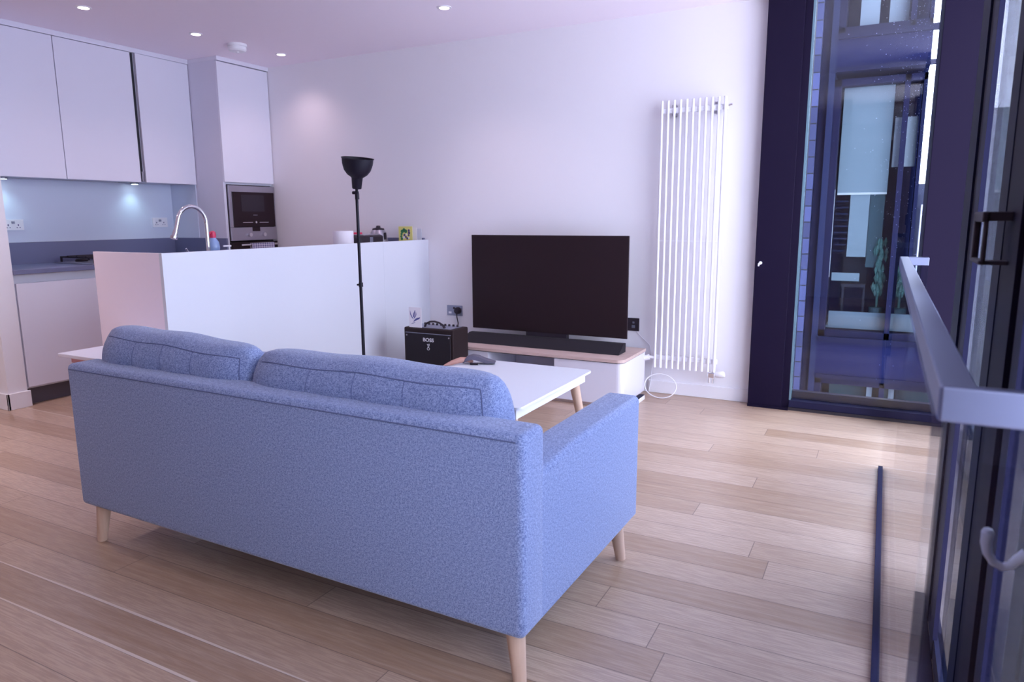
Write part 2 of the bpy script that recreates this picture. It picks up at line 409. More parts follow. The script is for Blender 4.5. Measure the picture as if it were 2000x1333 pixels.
# door leaf meeting stile
struct(MB().box(0.0815, 0.213, 0.974, 2.66, 0.0, 0.012, 0.002), 'trim_8', 'frame_dark')
d1 = struct(MB().box(0.215, 0.30, 1.574, 1.762, 0.0, CZ), 'door_1', 'frame_dark')
MB().box(0.218, 0.30, 1.870, 1.914, 0.0, CZ).build('gasket', 'gasket', d1)
MB().box(0.213, 0.30, 1.762, 1.870, 0.0, CZ).build('meeting_stile', 'frame_slate', d1)
MB().box(0.225, 0.30, 1.50, 1.574, 0.0, CZ).build('rebate', 'gasket', d1)
MB().box(0.215, 0.30, 1.433, 1.50, 0.0, CZ).build('inner_stile', 'frame_blue', d1)
MB().box(0.218, 0.30, 1.18, 1.433, 0.0, 0.07).build('bottom_rail', 'frame_slate', d1)
MB().box(0.222, 0.23, 1.24, 1.433, 0.07, CZ).build('pane', 'glass_tint', d1)
MB().box(0.213, 0.30, 1.15, 1.243, 0.0, CZ).build('hinge_stile', 'frame_slate', d1)
MB().box(0.222, 0.30, 1.12, 1.15, 0.0, CZ).build('gasket', 'gasket', d1)
MB().box(0.213, 0.30, 0.98, 1.12, 0.0, CZ).build('outer_stile', 'frame_slate', d1)
# handle of the leaf, a dark D-shaped pull
hd = MB()
hd.box(0.164, 0.176, 1.785, 1.815, 1.206, 1.302, 0.003).box(0.168, 0.176, 1.655, 1.672, 1.206, 1.302, 0.003)
hd.box(0.164, 0.176, 1.655, 1.815, 1.286, 1.306, 0.003).box(0.164, 0.176, 1.655, 1.815, 1.203, 1.212, 0.003)
hd.box(0.172, 0.216, 1.665, 1.72, 1.288, 1.306, 0.002).box(0.172, 0.216, 1.665, 1.70, 1.203, 1.211, 0.002)
hd.build('door_handle', 'black_plastic', d1)
w3 = struct(MB().box(0.215, 0.30, -0.10, 0.05, 0.0, CZ), 'window_3', 'frame_dark')
MB().box(0.225, 0.232, 0.05, 0.98, 0.06, CZ).build('pane', 'glass_window', w3)
MB().box(0.215, 0.30, 0.05, 0.98, 0.0, 0.06).build('bottom_rail', 'frame_dark', w3)
struct(MB().box(0.215, 0.5, -2.4, -0.10, -0.1, CZ + 0.05), 'wall_right', 'wall_paint')

# ================================================================== BALUSTRADE
bal = thing('glass_balustrade', (0.085, 2.4, 0), 'brushed steel topped glass guard rail in front of the right-hand glazing', 'balustrade')
MB().box(0.0705, 0.110, 0.957, 4.0, 1.058, 1.10, 0.003).build('handrail', 'steel_rail', bal)
MB().box(0.0715, 0.213, 0.953, 0.972, 1.058, 1.101, 0.003).build('handrail', 'steel_rail', bal)
MB().box(0.108, 0.196, 3.96, 4.0, 1.060, 1.099, 0.003).build('handrail', 'steel_rail', bal)
MB().box(0.0665, 0.0785, 0.972, 3.995, 0.012, 1.06).build('glass_panel', 'glass_guard', bal)
MB().box(0.080, 0.213, 0.958, 0.968, 0.012, 1.06).build('glass_panel', 'glass_guard', bal)
MB().box(0.080, 0.194, 3.975, 3.985, 0.012, 1.06).build('glass_panel', 'glass_guard', bal)
MB().box(0.056, 0.074, 0.972, 4.0, 0.0, 0.014).build('floor_channel', 'frame_blue', bal)
MB().box(0.080, 0.213, 0.957, 0.969, 0.0, 0.014).build('floor_channel', 'frame_blue', bal)

# white hook on the door stile
mat('hook_white', (0.95, 0.94, 0.97), 0.4)
hk = MB()
hk.tube([(0.166, 1.19, 0.836), (0.1655, 1.19, 0.822), (0.169, 1.19, 0.806), (0.177, 1.19, 0.794), (0.188, 1.19, 0.789), (0.198, 1.19, 0.793), (0.205, 1.19, 0.803), (0.216, 1.19, 0.815)],
        [0.008, 0.0075, 0.0065, 0.006, 0.006, 0.0062, 0.007, 0.009], 12)
hk.lathe([(0.001, -0.0085), (0.006, -0.006), (0.0085, 0), (0.006, 0.006), (0.001, 0.0085)], (0.166, 1.19, 0.838), 16)
tag(hk.build('wall_hook', 'hook_white', smooth=True), 'curved white plastic hook at the right edge, below the handrail', 'hook')
tag(MB().lathe([(0.001, 0.0), (0.010, -0.002), (0.011, -0.012), (0.004, -0.018), (0.004, -0.030)], (-0.728, 4.982, 0.992), 16, axis='y').box(-0.742, -0.734, 4.955, 4.982, 0.970, 0.990, 0.002).build('cord_hook', 'white_plastic', smooth=True),
    'tiny white knob on the broad black window lining', 'hook')

# ================================================================== CEILING FITTINGS
def downlight(loc):
    t = thing('ceiling_light', (loc[0], loc[1], CZ), '', 'ceiling light', 'lit round spotlights in the ceiling', local=True)
    MB().lathe([(0.030, 0.0), (0.048, 0.0), (0.048, -0.004), (0.036, -0.006), (0.031, -0.004)], (0, 0, 0), 28).build('trim_ring', 'white_plastic', t)
    MB().lathe([(0.001, -0.0065), (0.033, -0.0065), (0.033, -0.004), (0.001, -0.004)], (0, 0, 0), 24).build('lens', 'lamp_glow', t)
    return t
proto = downlight((-4.82, 3.11))
proto['label'] = 'round ceiling spotlight nearest the left corner above the upper cabinets'
for p, lb in (((-4.755, 3.93), 'small round ceiling spotlight just left of the smoke alarm'), ((-4.70, 4.74), 'small round ceiling spotlight just right of the smoke alarm'), ((-2.73, 4.26), 'round ceiling spotlight at the top centre, apart from the other three')):
    c = copy_tree(proto); c.location = (p[0], p[1], CZ); c['label'] = lb
FILL_SPOTS = ((-4.80, 1.55), (-2.70, 2.55), (-4.80, -0.3), (-2.70, 0.5))  # unseen spotlights, added as fill for the near side of the room
for (x, y), lb in zip(FILL_SPOTS, ('added unseen fill spotlight in the left row, straight above the side table end of the room', 'added unseen fill spotlight in the right row, straight above the sofa', 'added unseen fill spotlight in the left row, furthest from the kitchen', 'added unseen fill spotlight in the right row, furthest from the television wall')):
    c = copy_tree(proto); c.location = (x, y, CZ); c['label'] = lb
for i, (x, y) in enumerate(((-4.82, 3.11), (-4.755, 3.93), (-4.70, 4.74), (-2.73, 4.26)) + FILL_SPOTS):
    ld = bpy.data.lights.new('spot_glow', 'SPOT'); ld.energy = ((9, 12, 9, 16)[i] if i < 4 else (85, 10, 60, 6)[i - 4]); ld.color = (1.0, 0.85, 0.86) if i > 3 else (1.0, 0.74, 0.80); ld.spot_size = math.radians(125); ld.spot_blend = 1.0; ld.shadow_soft_size = 0.05
    lo = bpy.data.objects.new('spot_glow', ld); COL.objects.link(lo); lo.location = (x, y, CZ - 0.015)
sm = thing('smoke_alarm', (-4.745, 4.31, CZ), 'round white smoke alarm on the ceiling between two spotlights', 'smoke alarm')
MB().lathe([(0.062, CZ), (0.075, CZ), (0.075, CZ - 0.02), (0.066, CZ - 0.022)], (-4.745, 4.31, 0), 32).build('base', 'white_plastic', sm, True)
MB().lathe([(0.069, CZ - 0.02), (0.070, CZ - 0.045), (0.060, CZ - 0.056), (0.015, CZ - 0.058), (0.012, CZ - 0.066), (0.001, CZ - 0.067)], (-4.745, 4.31, 0), 32).build('cover', 'white_plastic', sm, True)

# ================================================================== KITCHEN
KB = -5.95
def upper(y0, y1, label, ajar=0):
    t = thing('upper_cabinet', (-5.75, (y0 + y1) / 2, 1.615), label, 'cabinet', 'handleless white wall cabinets')
    MB().box(KB, -5.60, y0, y1, 1.62, 2.65).build('body', 'cabinet_side', t)
    d = MB()
    d.box(-5.60 + 0.001, -5.58, y0 + 0.002, y1 - 0.002, 1.612, 2.648, 0.0015)
    if ajar:
        for v in d.bm.verts:
            v.co.x += ajar * (y1 - v.co.y) / (y1 - y0)
    d.build('door', 'white_lacquer', t)
    return t
upper(2.725, 3.331, 'white wall cabinet at the far left, cut by the photo edge')
upper(3.333, 3.950, 'middle white wall cabinet, left of the dark gap')
tt = upper(3.985, 4.495, 'white wall cabinet next to the tall oven housing, door slightly ajar', 0.012)
MB().box(-5.90, -5.60, 3.951, 3.984, 1.62, 2.65).build('side_gap', 'dark_gap', tt)
MB().box(-5.60, -5.575, 3.957, 3.972, 1.62, 1.70).build('hinge', 'steel', tt)
struct(MB().box(-5.93, -5.577, 2.725, 4.499, 2.652, CZ, 0.002), 'trim_3', 'white_lacquer')
struct(MB().box(-5.93, -5.215, 4.50, WY, 2.655, CZ, 0.002), 'trim_4', 'white_lacquer')
# under-cabinet strip lights
for yy, lb in ((3.02, 'slim cool white light under the wall cabinet at the far left'), (4.08, 'slim cool white light under the wall cabinet by the oven housing')):
    o = thing('cabinet_light', (-5.86, yy, 1.612), lb, 'light', 'lights under the wall cabinets')
    MB().lathe([(0.03, 1.618), (0.034, 1.618), (0.034, 1.608), (0.03, 1.606)], (-5.86, yy, 0), 20).build('housing', 'steel', o)
    MB().lathe([(0.001, 1.605), (0.026, 1.605), (0.026, 1.607), (0.001, 1.607)], (-5.86, yy, 0), 20).build('lens', 'strip_glow', o)
    ld = bpy.data.lights.new('cabinet_glow', 'SPOT'); ld.energy = 1.8; ld.color = (0.6, 0.92, 1.0); ld.spot_size = math.radians(120); ld.spot_blend = 1; ld.shadow_soft_size = 0.03
    lo = bpy.data.objects.new('cabinet_glow', ld); COL.objects.link(lo); lo.location = (-5.85, yy, 1.60)

t = thing('tall_cabinet', (-5.6, 4.8, 0), 'tall white oven housing in the corner with a plain top door', 'cabinet')
MB().box(KB, -5.245, 4.50, 4.527, 0, 2.655).build('side_panel', 'cabinet_side', t)
MB().box(KB, -5.26, 5.06, WY - 0.001, 0, 2.655).build('side_panel', 'cabinet_side', t)
MB().box(KB, -5.26, 4.527, 5.06, 1.61, 2.655).build('body', 'cabinet_side', t)
MB().box(-5.245, -5.222, 4.500, 5.074, 1.628, 2.648, 0.0015).build('door', 'white_lacquer', t)
MB().box(KB, -5.36, 4.527, 5.06, 0, 0.12).build('plinth', 'plinth_grey', t)
ov = thing('microwave_oven', (-5.4, 4.82, 1.10), 'built-in steel microwave with black glass door in the tall housing', 'oven')
MB().box(-5.70, -5.235, 4.53, 5.058, 1.105, 1.605).build('body', 'black_plastic', ov)
MB().box(-5.235, -5.222, 4.532, 5.072, 1.545, 1.600, 0.001).box(-5.235, -5.222, 4.532, 4.566, 1.228, 1.545).box(-5.235, -5.222, 5.058, 5.072, 1.228, 1.545).build('front_frame', 'steel', ov)
MB().box(-5.237, -5.216, 4.566, 5.058, 1.232, 1.545, 0.002).build('glass_door', 'black_gloss', ov)
MB().box(-5.216, -5.214, 4.66, 4.93, 1.37, 1.52).build('window', 'black_plastic', ov)
MB().box(-5.216, -5.2135, 4.665, 4.78, 1.268, 1.273).build('trim_bar', 'chrome', ov)
MB().box(-5.216, -5.2135, 4.86, 4.97, 1.268, 1.273).build('trim_bar', 'chrome', ov)
MB().box(-5.216, -5.2135, 4.79, 4.84, 1.335, 1.340).build('maker_mark', 'steel', ov)
MB().lathe([(0.001, 0.004), (0.010, 0.004), (0.011, 0)], (-5.216, 4.82, 1.272), 16, axis='x').build('badge', 'chrome', ov)
MB().box(-5.237, -5.220, 4.532, 5.072, 1.108, 1.226, 0.001).build('control_panel', 'steel', ov)
MB().box(-5.220, -5.218, 4.775, 4.865, 1.19, 1.228).build('display', 'black_gloss', ov)
for yy in (4.735, 4.905):
    MB().lathe([(0.001, 0.022), (0.018, 0.022), (0.020, 0.0)], (-5.220, yy, 1.158), 24, axis='x').build('knob', 'chrome', ov, True)
ov2 = thing('wall_oven', (-5.4, 4.82, 0.5), 'black built-in oven under the microwave, a cloth on its handle', 'oven')
MB().box(-5.70, -5.235, 4.53, 5.058, 0.50, 1.095).build('body', 'black_plastic', ov2)
MB().box(-5.235, -5.216, 4.535, 5.070, 0.52, 1.094, 0.002).build('glass_door', 'black_gloss', ov2)
MB().tube([(-5.185, 4.60, 1.068), (-5.185, 5.05, 1.068)], 0.009, 12).box(-5.216, -5.180, 4.61, 4.625, 1.06, 1.075).box(-5.216, -5.180, 5.02, 5.035, 1.06, 1.075).build('handle', 'chrome', ov2, True)
MB().box(-5.66, -5.24, 4.53, 5.058, 0.13, 0.50).build('drawer_box', 'white_lacquer', ov2)
tw = MB()
for k in range(2):
    xs = (-5.172, -5.198)[k]
    tw.box(xs - 0.003, xs + 0.003, 4.715, 4.985, 0.72 + 0.06 * k, 1.078)
tw.box(-5.201, -5.169, 4.715, 4.985, 1.078, 1.083, 0.002)
tag(tw.build('tea_towel', 'gingham'), 'purple and white checked tea towel hanging on the oven handle', 'towel')

def base_cab(y0, y1, label):
    t = thing('base_cabinet', (-5.6, (y0 + y1) / 2, 0), label, 'cabinet', 'handleless white base cabinets')
    MB().box(KB, -5.325, y0, y1, 0.12, 0.93).build('body', 'panel_white', t)
    MB().box(-5.325, -5.30, y0 + 0.012, y1 - 0.002, 0.135, 0.868, 0.0015).build('door', 'white_lacquer', t)
    MB().box(-5.80, -5.362, y0, y1, 0, 0.12).build('plinth', 'plinth_grey', t)
base_cab(2.722, 3.36, 'white base cabinet beside the wall end, over a dark plinth')
base_cab(3.362, 3.93, 'white base cabinet under the hob, mostly behind the peninsula')
base_cab(3.932, 4.498, 'white base cabinet beside the oven housing, behind the peninsula')
tag(MB().box(KB, -5.28, 2.722, 4.498, 0.932, 0.963, 0.002).build('worktop', 'worktop_grey'), 'grey stone worktop along the kitchen wall under the hob', 'worktop')
tag(MB().box(KB, -5.93, 2.722, 4.498, 0.963, 1.132).build('upstand', 'worktop_grey'), 'grey stone upstand along the back of the kitchen worktop', 'upstand')
tag(MB().box(-5.929, -5.235, 4.484, 4.499, 0.963, 1.132).build('upstand', 'worktop_grey'), 'short grey stone upstand against the oven housing side', 'upstand')
tag(MB().box(KB, -5.938, 2.722, 4.498, 1.133, 1.618).build('glass_splashback', 'splashback'), 'pale blue glass splashback between worktop and wall cabinets', 'splashback')
tag(MB().box(-5.937, -5.60, 4.492, 4.4995, 1.133, 1.612).build('glass_splashback', 'splashback'), 'narrow pale blue splashback on the oven housing side', 'splashback')
struct(MB().box(KB, -5.31, 2.7205, 2.7225, 0.963, 1.13), 'trim_5', 'worktop_grey')

def socket_plate(loc, w_, h_, nrm, label, m='white_plastic', marks='ink_purple', group=None):
    t = thing('wall_socket', loc, label, 'socket', group)
    x, y, z = loc
    def bx(a0, a1, z0, z1, d0, d1):
        mb = MB()
        if nrm == 'x': mb.box(x + d0, x + d1, y + a0, y + a1, z + z0, z + z1)
        else: mb.box(x + a0, x + a1, y - d1, y - d0, z + z0, z + z1)
        return mb
    bx(-w_ / 2, w_ / 2, -h_ / 2, h_ / 2, 0, 0.010).build('plate', m, t)
    for s in (-1, 1):
        bx(s * 0.036 - 0.004, s * 0.036 + 0.004, -0.008, 0.004, 0.010, 0.0108).build('pin_hole', marks, t)
        mb = bx(s * 0.036 - 0.014, s * 0.036 - 0.007, -0.024, -0.018, 0.010, 0.0108); mb.build('pin_hole', marks, t)
        bx(s * 0.036 + 0.007, s * 0.036 + 0.014, -0.024, -0.018, 0.010, 0.0108).build('pin_hole', marks, t)
    bx(-0.011, 0.011, 0.008, 0.026, 0.010, 0.014).build('switch', 'switch_grey' if m == 'white_plastic' else 'white_plastic', t)
    return t
socket_plate((-5.938, 3.09, 1.268), 0.150, 0.080, 'x', 'white double socket on the splashback beside the wall end', group='sockets on the splashback')
socket_plate((-5.938, 4.345, 1.276), 0.150, 0.086, 'x', 'white double socket on the splashback, left of the tap', group='sockets on the splashback')

# hob
hb = thing('gas_hob', (-5.62, 3.65, 0.963), 'black gas hob with pan supports on the kitchen worktop', 'hob')
MB().box(-5.86, -5.36, 3.32, 3.92, 0.964, 0.972, 0.003).build('plate', 'steel', hb)
for (x, y) in ((-5.74, 3.47), (-5.74, 3.77), (-5.50, 3.47), (-5.50, 3.77)):
    b_ = MB().lathe([(0.045, 0.972), (0.045, 0.985), (0.035, 0.995), (0.001, 0.996)], (x, y, 0), 20).build('burner', 'black_plastic', hb)
for (y0) in (3.36, 3.64):
    g = MB()
    g.box(-5.84, -5.40, y0, y0 + 0.012, 1.006, 1.016).box(-5.84, -5.40, y0 + 0.22, y0 + 0.232, 1.006, 1.016)
    g.box(-5.84, -5.828, y0, y0 + 0.232, 1.006, 1.016).box(-5.412, -5.40, y0, y0 + 0.232, 1.006, 1.016)
    for x in (-5.74, -5.62, -5.50):
        g.box(x - 0.006, x + 0.006, y0, y0 + 0.232, 1.008, 1.024)
    for x in (-5.84, -5.412):
        for yy in (y0, y0 + 0.22): g.box(x, x + 0.012, yy, yy + 0.012, 0.972, 1.008)
    g.build('pan_support', 'black_plastic', hb)
for k in range(3):
    MB().lathe([(0.016, 0.972), (0.014, 0.992), (0.001, 0.993)], (-5.385, 3.46 + 0.08 * k, 0), 16).build('knob', 'chrome', hb, True)

# peninsula
pn = thing('kitchen_peninsula', (-3.77, 3.8, 0), 'white kitchen peninsula with a tall plain front behind the sofa', 'peninsula')
MB().box(-4.07, -3.488, 2.53, 2.555, 0.09, 1.12, 0.001).build('end_panel', 'end_panel_lit', pn)
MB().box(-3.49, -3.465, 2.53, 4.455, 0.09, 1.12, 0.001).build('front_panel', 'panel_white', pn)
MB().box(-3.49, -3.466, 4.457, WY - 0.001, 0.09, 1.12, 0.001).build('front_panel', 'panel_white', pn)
MB().box(-4.05, -3.49, 2.555, WY - 0.001, 0.09, 0.92).build('body', 'white_lacquer', pn)
MB().box(-4.02, -3.50, 2.56, WY - 0.001, 0.0, 0.09).build('plinth', 'black_plastic', pn)
tag(MB().box(-4.08, -3.491, 2.556, WY - 0.002, 0.921, 0.955, 0.002).build('worktop', 'worktop_grey'), 'grey worktop hidden behind the tall peninsula front', 'worktop')
tag(MB().box(-4.0, -3.50, 5.058, WY - 0.002, 0.955, 1.133).build('upstand', 'worktop_grey'), 'grey upstand on the back wall above the peninsula worktop', 'upstand')

# tap
tp = thing('kitchen_tap', (-3.80, 3.10, 0.955), 'tall chrome swan-neck tap rising behind the peninsula front', 'tap')
pts = [(-3.8, 3.108, 0.955), (-3.8, 3.108, 1.10), (-3.8, 3.108, 1.25)]
for k in range(1, 12):
    a = PI * k / 12
    pts.append((-3.8, 3.005 + 0.103 * math.cos(a), 1.275 + 0.105 * math.sin(a)))
pts += [(-3.8, 2.892, 1.255), (-3.8, 2.876, 1.215)]
MB().tube(pts, 0.0125, 16).build('neck', 'chrome', tp, True)
MB().tube([(-3.8, 2.884, 1.236), (-3.8, 2.869, 1.196)], [0.015, 0.017], 16).tube([(-3.8, 2.869, 1.199), (-3.8, 2.864, 1.187)], [0.024, 0.022], 16).build('spray_head', 'chrome', tp, True)
MB().lathe([(0.028, 0.955), (0.028, 0.965), (0.018, 0.985), (0.016, 1.03)], (-3.8, 3.108, 0), 20).build('base', 'chrome', tp, True)
MB().tube([(-3.8, 3.09, 1.02), (-3.80, 2.975, 1.075), (-3.80, 2.945, 1.125)], [0.007, 0.006, 0.006], 10).build('lever', 'chrome', tp, True)
bt = thing('soap_bottle', (-3.80, 3.17, 0.955), 'clear blue washing-up bottle with a red cap beside the tap', 'bottle')
MB().lathe([(0.030, 0.956), (0.034, 0.965), (0.036, 1.00), (0.030, 1.04), (0.036, 1.085), (0.040, 1.12), (0.036, 1.155), (0.020, 1.178), (0.016, 1.185)], (-3.86, 3.198, 0), 24).build('body', 'bottle_blue', bt, True)
MB().lathe([(0.019, 1.183), (0.021, 1.20), (0.019, 1.218), (0.010, 1.226), (0.001, 1.227)], (-3.86, 3.198, 0), 20).tube([(-3.86, 3.19, 1.208), (-3.86, 3.154, 1.219)], [0.009, 0.006], 10).build('cap', 'cap_red', bt, True)
sd = thing('soap_dispenser', (-3.80, 3.27, 0.955), 'small white pump soap dispenser right of the red-capped bottle', 'soap dispenser')
MB().lathe([(0.028, 0.956), (0.028, 1.06), (0.012, 1.075), (0.006, 1.08), (0.006, 1.125)], (-3.80, 3.27, 0), 20).build('bottle', 'white_plastic', sd, True)
MB().box(-3.806, -3.794, 3.225, 3.285, 1.124, 1.134, 0.002).build('pump', 'white_plastic', sd)
tag(MB().lathe([(0.080, 0.956), (0.081, 1.195), (0.078, 1.203), (0.022, 1.203), (0.020, 1.19)], (-3.83, 4.42, 0), 36).build('paper_towel_roll', 'white_paper', smooth=True),
    'white paper towel roll standing behind the peninsula left of the lamp pole', 'paper towel')
ts = thing('toaster', (-3.80, 4.70, 0.955), 'low black and steel toaster behind the peninsula, beside the kettle', 'toaster')
MB().box(-3.88, -3.72, 4.50, 4.80, 0.957, 1.165, 0.02, 4).build('body', 'black_plastic', ts, True)
MB().box(-3.86, -3.74, 4.56, 4.78, 1.160, 1.172, 0.004).build('top_plate', 'steel', ts)
MB().box(-3.722, -3.716, 4.61, 4.65, 1.10, 1.150).build('lever_slot', 'switch_grey', ts)
tag(MB().box(-3.98, -3.89, 4.57, 4.73, 0.956, 1.186, 0.004).build('storage_tin', 'cap_red'), 'red box whose top edge shows behind the toaster', 'box')
kt = thing('kettle', (-3.95, 4.86, 0.955), 'steel kettle with a black lid behind the peninsula', 'kettle')
MB().lathe([(0.085, 0.975), (0.088, 1.0), (0.082, 1.10), (0.066, 1.18), (0.050, 1.205)], (-3.86, 4.905, 0), 32).build('body', 'steel', kt, True)
MB().lathe([(0.052, 1.203), (0.048, 1.216), (0.020, 1.222), (0.016, 1.238), (0.001, 1.240)], (-3.86, 4.905, 0), 28).build('lid', 'black_plastic', kt, True)
MB().lathe([(0.09, 0.956), (0.09, 0.974), (0.08, 0.976)], (-3.86, 4.905, 0), 28).build('base', 'black_plastic', kt)
MB().box(-3.790, -3.783, 4.885, 4.915, 1.12, 1.18, 0.002).build('gauge', 'black_plastic', kt)
MB().tube([(-3.87, 4.955, 1.19), (-3.88, 4.995, 1.18), (-3.885, 5.008, 1.11), (-3.88, 4.995, 1.03), (-3.87, 4.98, 1.00)], 0.010, 10).build('handle', 'black_plastic', kt, True)
# cards standing on the worktop, showing above the peninsula front
gc = thing('greeting_card', (-3.60, 4.95, 0.955), 'yellow greeting card with green and purple printing above the peninsula', 'card')
MB().box(-3.678, -3.538, 4.948, 4.952, 0.956, 1.232).build('card_sheet', 'card_yellow', gc)
for nm, m_, ds in (('green_print', 'ink_green', ((-3.640, 1.190, 0.016), (-3.622, 1.202, 0.015), (-3.604, 1.192, 0.016), (-3.648, 1.168, 0.011), (-3.652, 1.148, 0.010), (-3.646, 1.128, 0.012))),
                   ('purple_print', 'ink_purple', ((-3.572, 1.198, 0.011), (-3.570, 1.178, 0.012), (-3.574, 1.158, 0.009), (-3.618, 1.160, 0.010), (-3.604, 1.145, 0.009), (-3.590, 1.132, 0.010))),
                   ('pale_print', 'white_paper', ((-3.625, 1.140, 0.011), (-3.598, 1.165, 0.009), (-3.575, 1.135, 0.008)))):
    g = MB()
    for (x, z, r) in ds: g.lathe([(0.001, -0.0012), (r, -0.0012), (r, 0)], (x, 4.948, z), 12, axis='y')
    g.build(nm, m_, gc)
tag(MB().box(-3.585, -3.520, 4.990, 4.993, 0.956, 1.222).build('greeting_card', 'white_paper'), 'plain white card right behind the yellow greeting card', 'card', 'white cards above the peninsula')
tag(MB().box(-3.560, -3.500, 5.030, 5.033, 0.956, 1.212).build('greeting_card', 'panel_white'), 'white card nearest the back wall above the peninsula', 'card', 'white cards above the peninsula')

# ================================================================== LIVING AREA
# radiator
rd = thing('radiator', (-1.225, 5.0, 0.2), 'tall white tube radiator on the wall beside the window', 'radiator')
for k in range(11):
    x = -1.432 + 0.0427 * k
    MB().tube([(x, 4.985, 0.212), (x, 4.985, 2.085)], 0.0085 if k < 10 else 0.011, 12).build('tube', 'rad_white', rd, True)
for z in (0.285, 2.02):
    MB().box(-1.44, -0.990, 4.998, 5.022, z - 0.018, z + 0.018, 0.004).build('header', 'rad_white', rd)
MB().box(-1.43, -1.00, 4.992, 4.998, 1.128, 1.134).build('cross_rod', 'rad_white', rd)
for x in (-1.36, -1.07):
    MB().box(x - 0.012, x + 0.012, 5.02, WY, 1.985, 2.06).build('bracket', 'steel', rd)
MB().tube([(-0.990, 5.01, 2.03), (-0.965, 5.01, 2.035)], 0.008, 10).build('vent_plug', 'chrome', rd, True)
MB().tube([(-1.035, 4.985, 0.215), (-1.035, 4.985, 0.17), (-1.035, 4.985, 0.135)], 0.009, 10).tube([(-1.010, 4.985, 0.20), (-1.010, 4.985, 0.135)], 0.009, 10).build('pipe_tail', 'chrome', rd, True)
MB().box(-1.045, -0.995, 4.97, 5.0, 0.175, 0.21, 0.005).build('valve_body', 'chrome', rd)
MB().tube([(-0.998, 4.985, 0.195), (-0.985, 4.985, 0.197), (-0.940, 4.985, 0.203), (-0.930, 4.985, 0.205)], [0.014, 0.022, 0.024, 0.018], 18).build('valve_head', 'white_plastic', rd, True)
MB().tube([(-1.44, 4.99, 0.285), (-1.475, 4.99, 0.285)], 0.010, 12).tube([(-1.475, 4.99, 0.285), (-1.51, 4.99, 0.272)], 0.020, 14).build('bleed_valve', 'white_plastic', rd, True)

# tv stand
st = thing('tv_stand', (-2.24, 4.74, 0), 'low white television stand with an oak top', 'tv stand')
def rrect(x0, x1, y0, y1, r, corners=(1, 1, 1, 1), n=6):
    P = []
    for (cx, cy, a0, on) in ((x0 + r, y0 + r, PI, corners[0]), (x1 - r, y0 + r, 1.5 * PI, corners[1]), (x1 - r, y1 - r, 0, corners[2]), (x0 + r, y1 - r, .5 * PI, corners[3])):
        if on:
            for k in range(n + 1):
                a = a0 + .5 * PI * k / n; P.append((cx + r * math.cos(a), cy + r * math.sin(a)))
        else:
            P.append({PI: (x0, y0), 1.5 * PI: (x1, y0), 0: (x1, y1), .5 * PI: (x0, y1)}[a0])
    return P
MB().prism(rrect(-2.98, -1.505, 4.485, 5.0, 0.05, (1, 1, 0, 0)), 'z', 0.322, 0.343).build('top', 'oak_top', st)
MB().prism(rrect(-2.975, -1.510, 4.49, 4.995, 0.05, (1, 1, 0, 0)), 'z', 0.317, 0.322).build('shadow_gap', 'dark_gap', st)
MB().prism(rrect(-2.975, -2.560, 4.495, 4.995, 0.045, (1, 0, 0, 0)), 'z', 0.025, 0.317).build('drawer', 'white_lacquer', st)
MB().prism(rrect(-2.02, -1.510, 4.495, 4.995, 0.045, (0, 1, 0, 0)), 'z', 0.025, 0.317).build('drawer', 'white_lacquer', st)
MB().box(-2.56, -2.02, 4.95, 4.995, 0.025, 0.317).box(-2.56, -2.02, 4.50, 4.95, 0.025, 0.045).build('open_niche', 'cabinet_side', st)
MB().box(-2.95, -1.53, 4.52, 4.98, 0, 0.025).build('plinth', 'oak_top', st)
tv = thing('television', (-2.25, 4.86, 0.343), 'large black flat-screen television on the white stand', 'television')
MB().box(-2.899, -1.605, 4.85, 4.862, 0.428, 1.168, 0.002).build('screen', 'tv_screen', tv)
MB().box(-2.896, -1.608, 4.862, 4.875, 0.426, 1.166).build('back_panel', 'black_plastic', tv)
MB().box(-2.62, -1.88, 4.875, 4.92, 0.45, 0.85, 0.01).build('rear_housing', 'black_plastic', tv)
MB().box(-2.42, -2.08, 4.852, 4.90, 0.360, 0.43).box(-2.50, -2.00, 4.80, 4.96, 0.3435, 0.362, 0.003).build('stand', 'black_plastic', tv)
sb = MB()
sb.prism([(4.645, 0.344), (4.80, 0.344), (4.80, 0.408), (4.755, 0.408)], 'x', -2.895, -1.595)
for v in sb.bm.verts:
    if v.co.z > 0.39: v.co.x += 0.02 if v.co.x < -2 else -0.0
tag(sb.build('soundbar', 'soundbar_cloth'), 'long dark soundbar in front of the television', 'soundbar')

def uk_socket(x0, x1, z0, z1, label, m, hl):
    t = thing('wall_socket', ((x0 + x1) / 2, WY, z0), label, 'socket')
    MB().box(x0, x1, WY - 0.010, WY, z0, z1, 0.002).build('plate', m, t)
    return t
s1 = uk_socket(-3.285, -3.135, 0.478, 0.566, 'brushed grey socket with a black plug, left of the television', 'switch_grey', 0)
MB().box(-3.268, -3.240, WY - 0.012, WY - 0.0101, 0.495, 0.512).build('insert', 'white_plastic', s1)
MB().box(-3.222, -3.205, WY - 0.013, WY - 0.0101, 0.535, 0.552).build('switch', 'black_plastic', s1)
MB().lathe([(0.001, -0.046), (0.022, -0.044), (0.030, -0.03), (0.030, -0.0101)], (-3.172, WY, 0.524), 24, axis='y').build('plug', 'black_plastic', s1, True)
tag(MB().tube([(-3.172, WY - 0.035, 0.500), (-3.168, WY - 0.04, 0.47), (-3.160, WY - 0.035, 0.42), (-3.150, WY - 0.06, 0.36), (-3.13, WY - 0.12, 0.30), (-3.10, WY - 0.2, 0.2)], 0.005, 8).build('power_cable', 'black_plastic', smooth=True), 'black power cable hanging from the grey socket behind the amplifier', 'cable')
s2 = uk_socket(-1.690, -1.585, 0.455, 0.552, 'black aerial socket on the wall right of the television', 'black_plastic', 0)
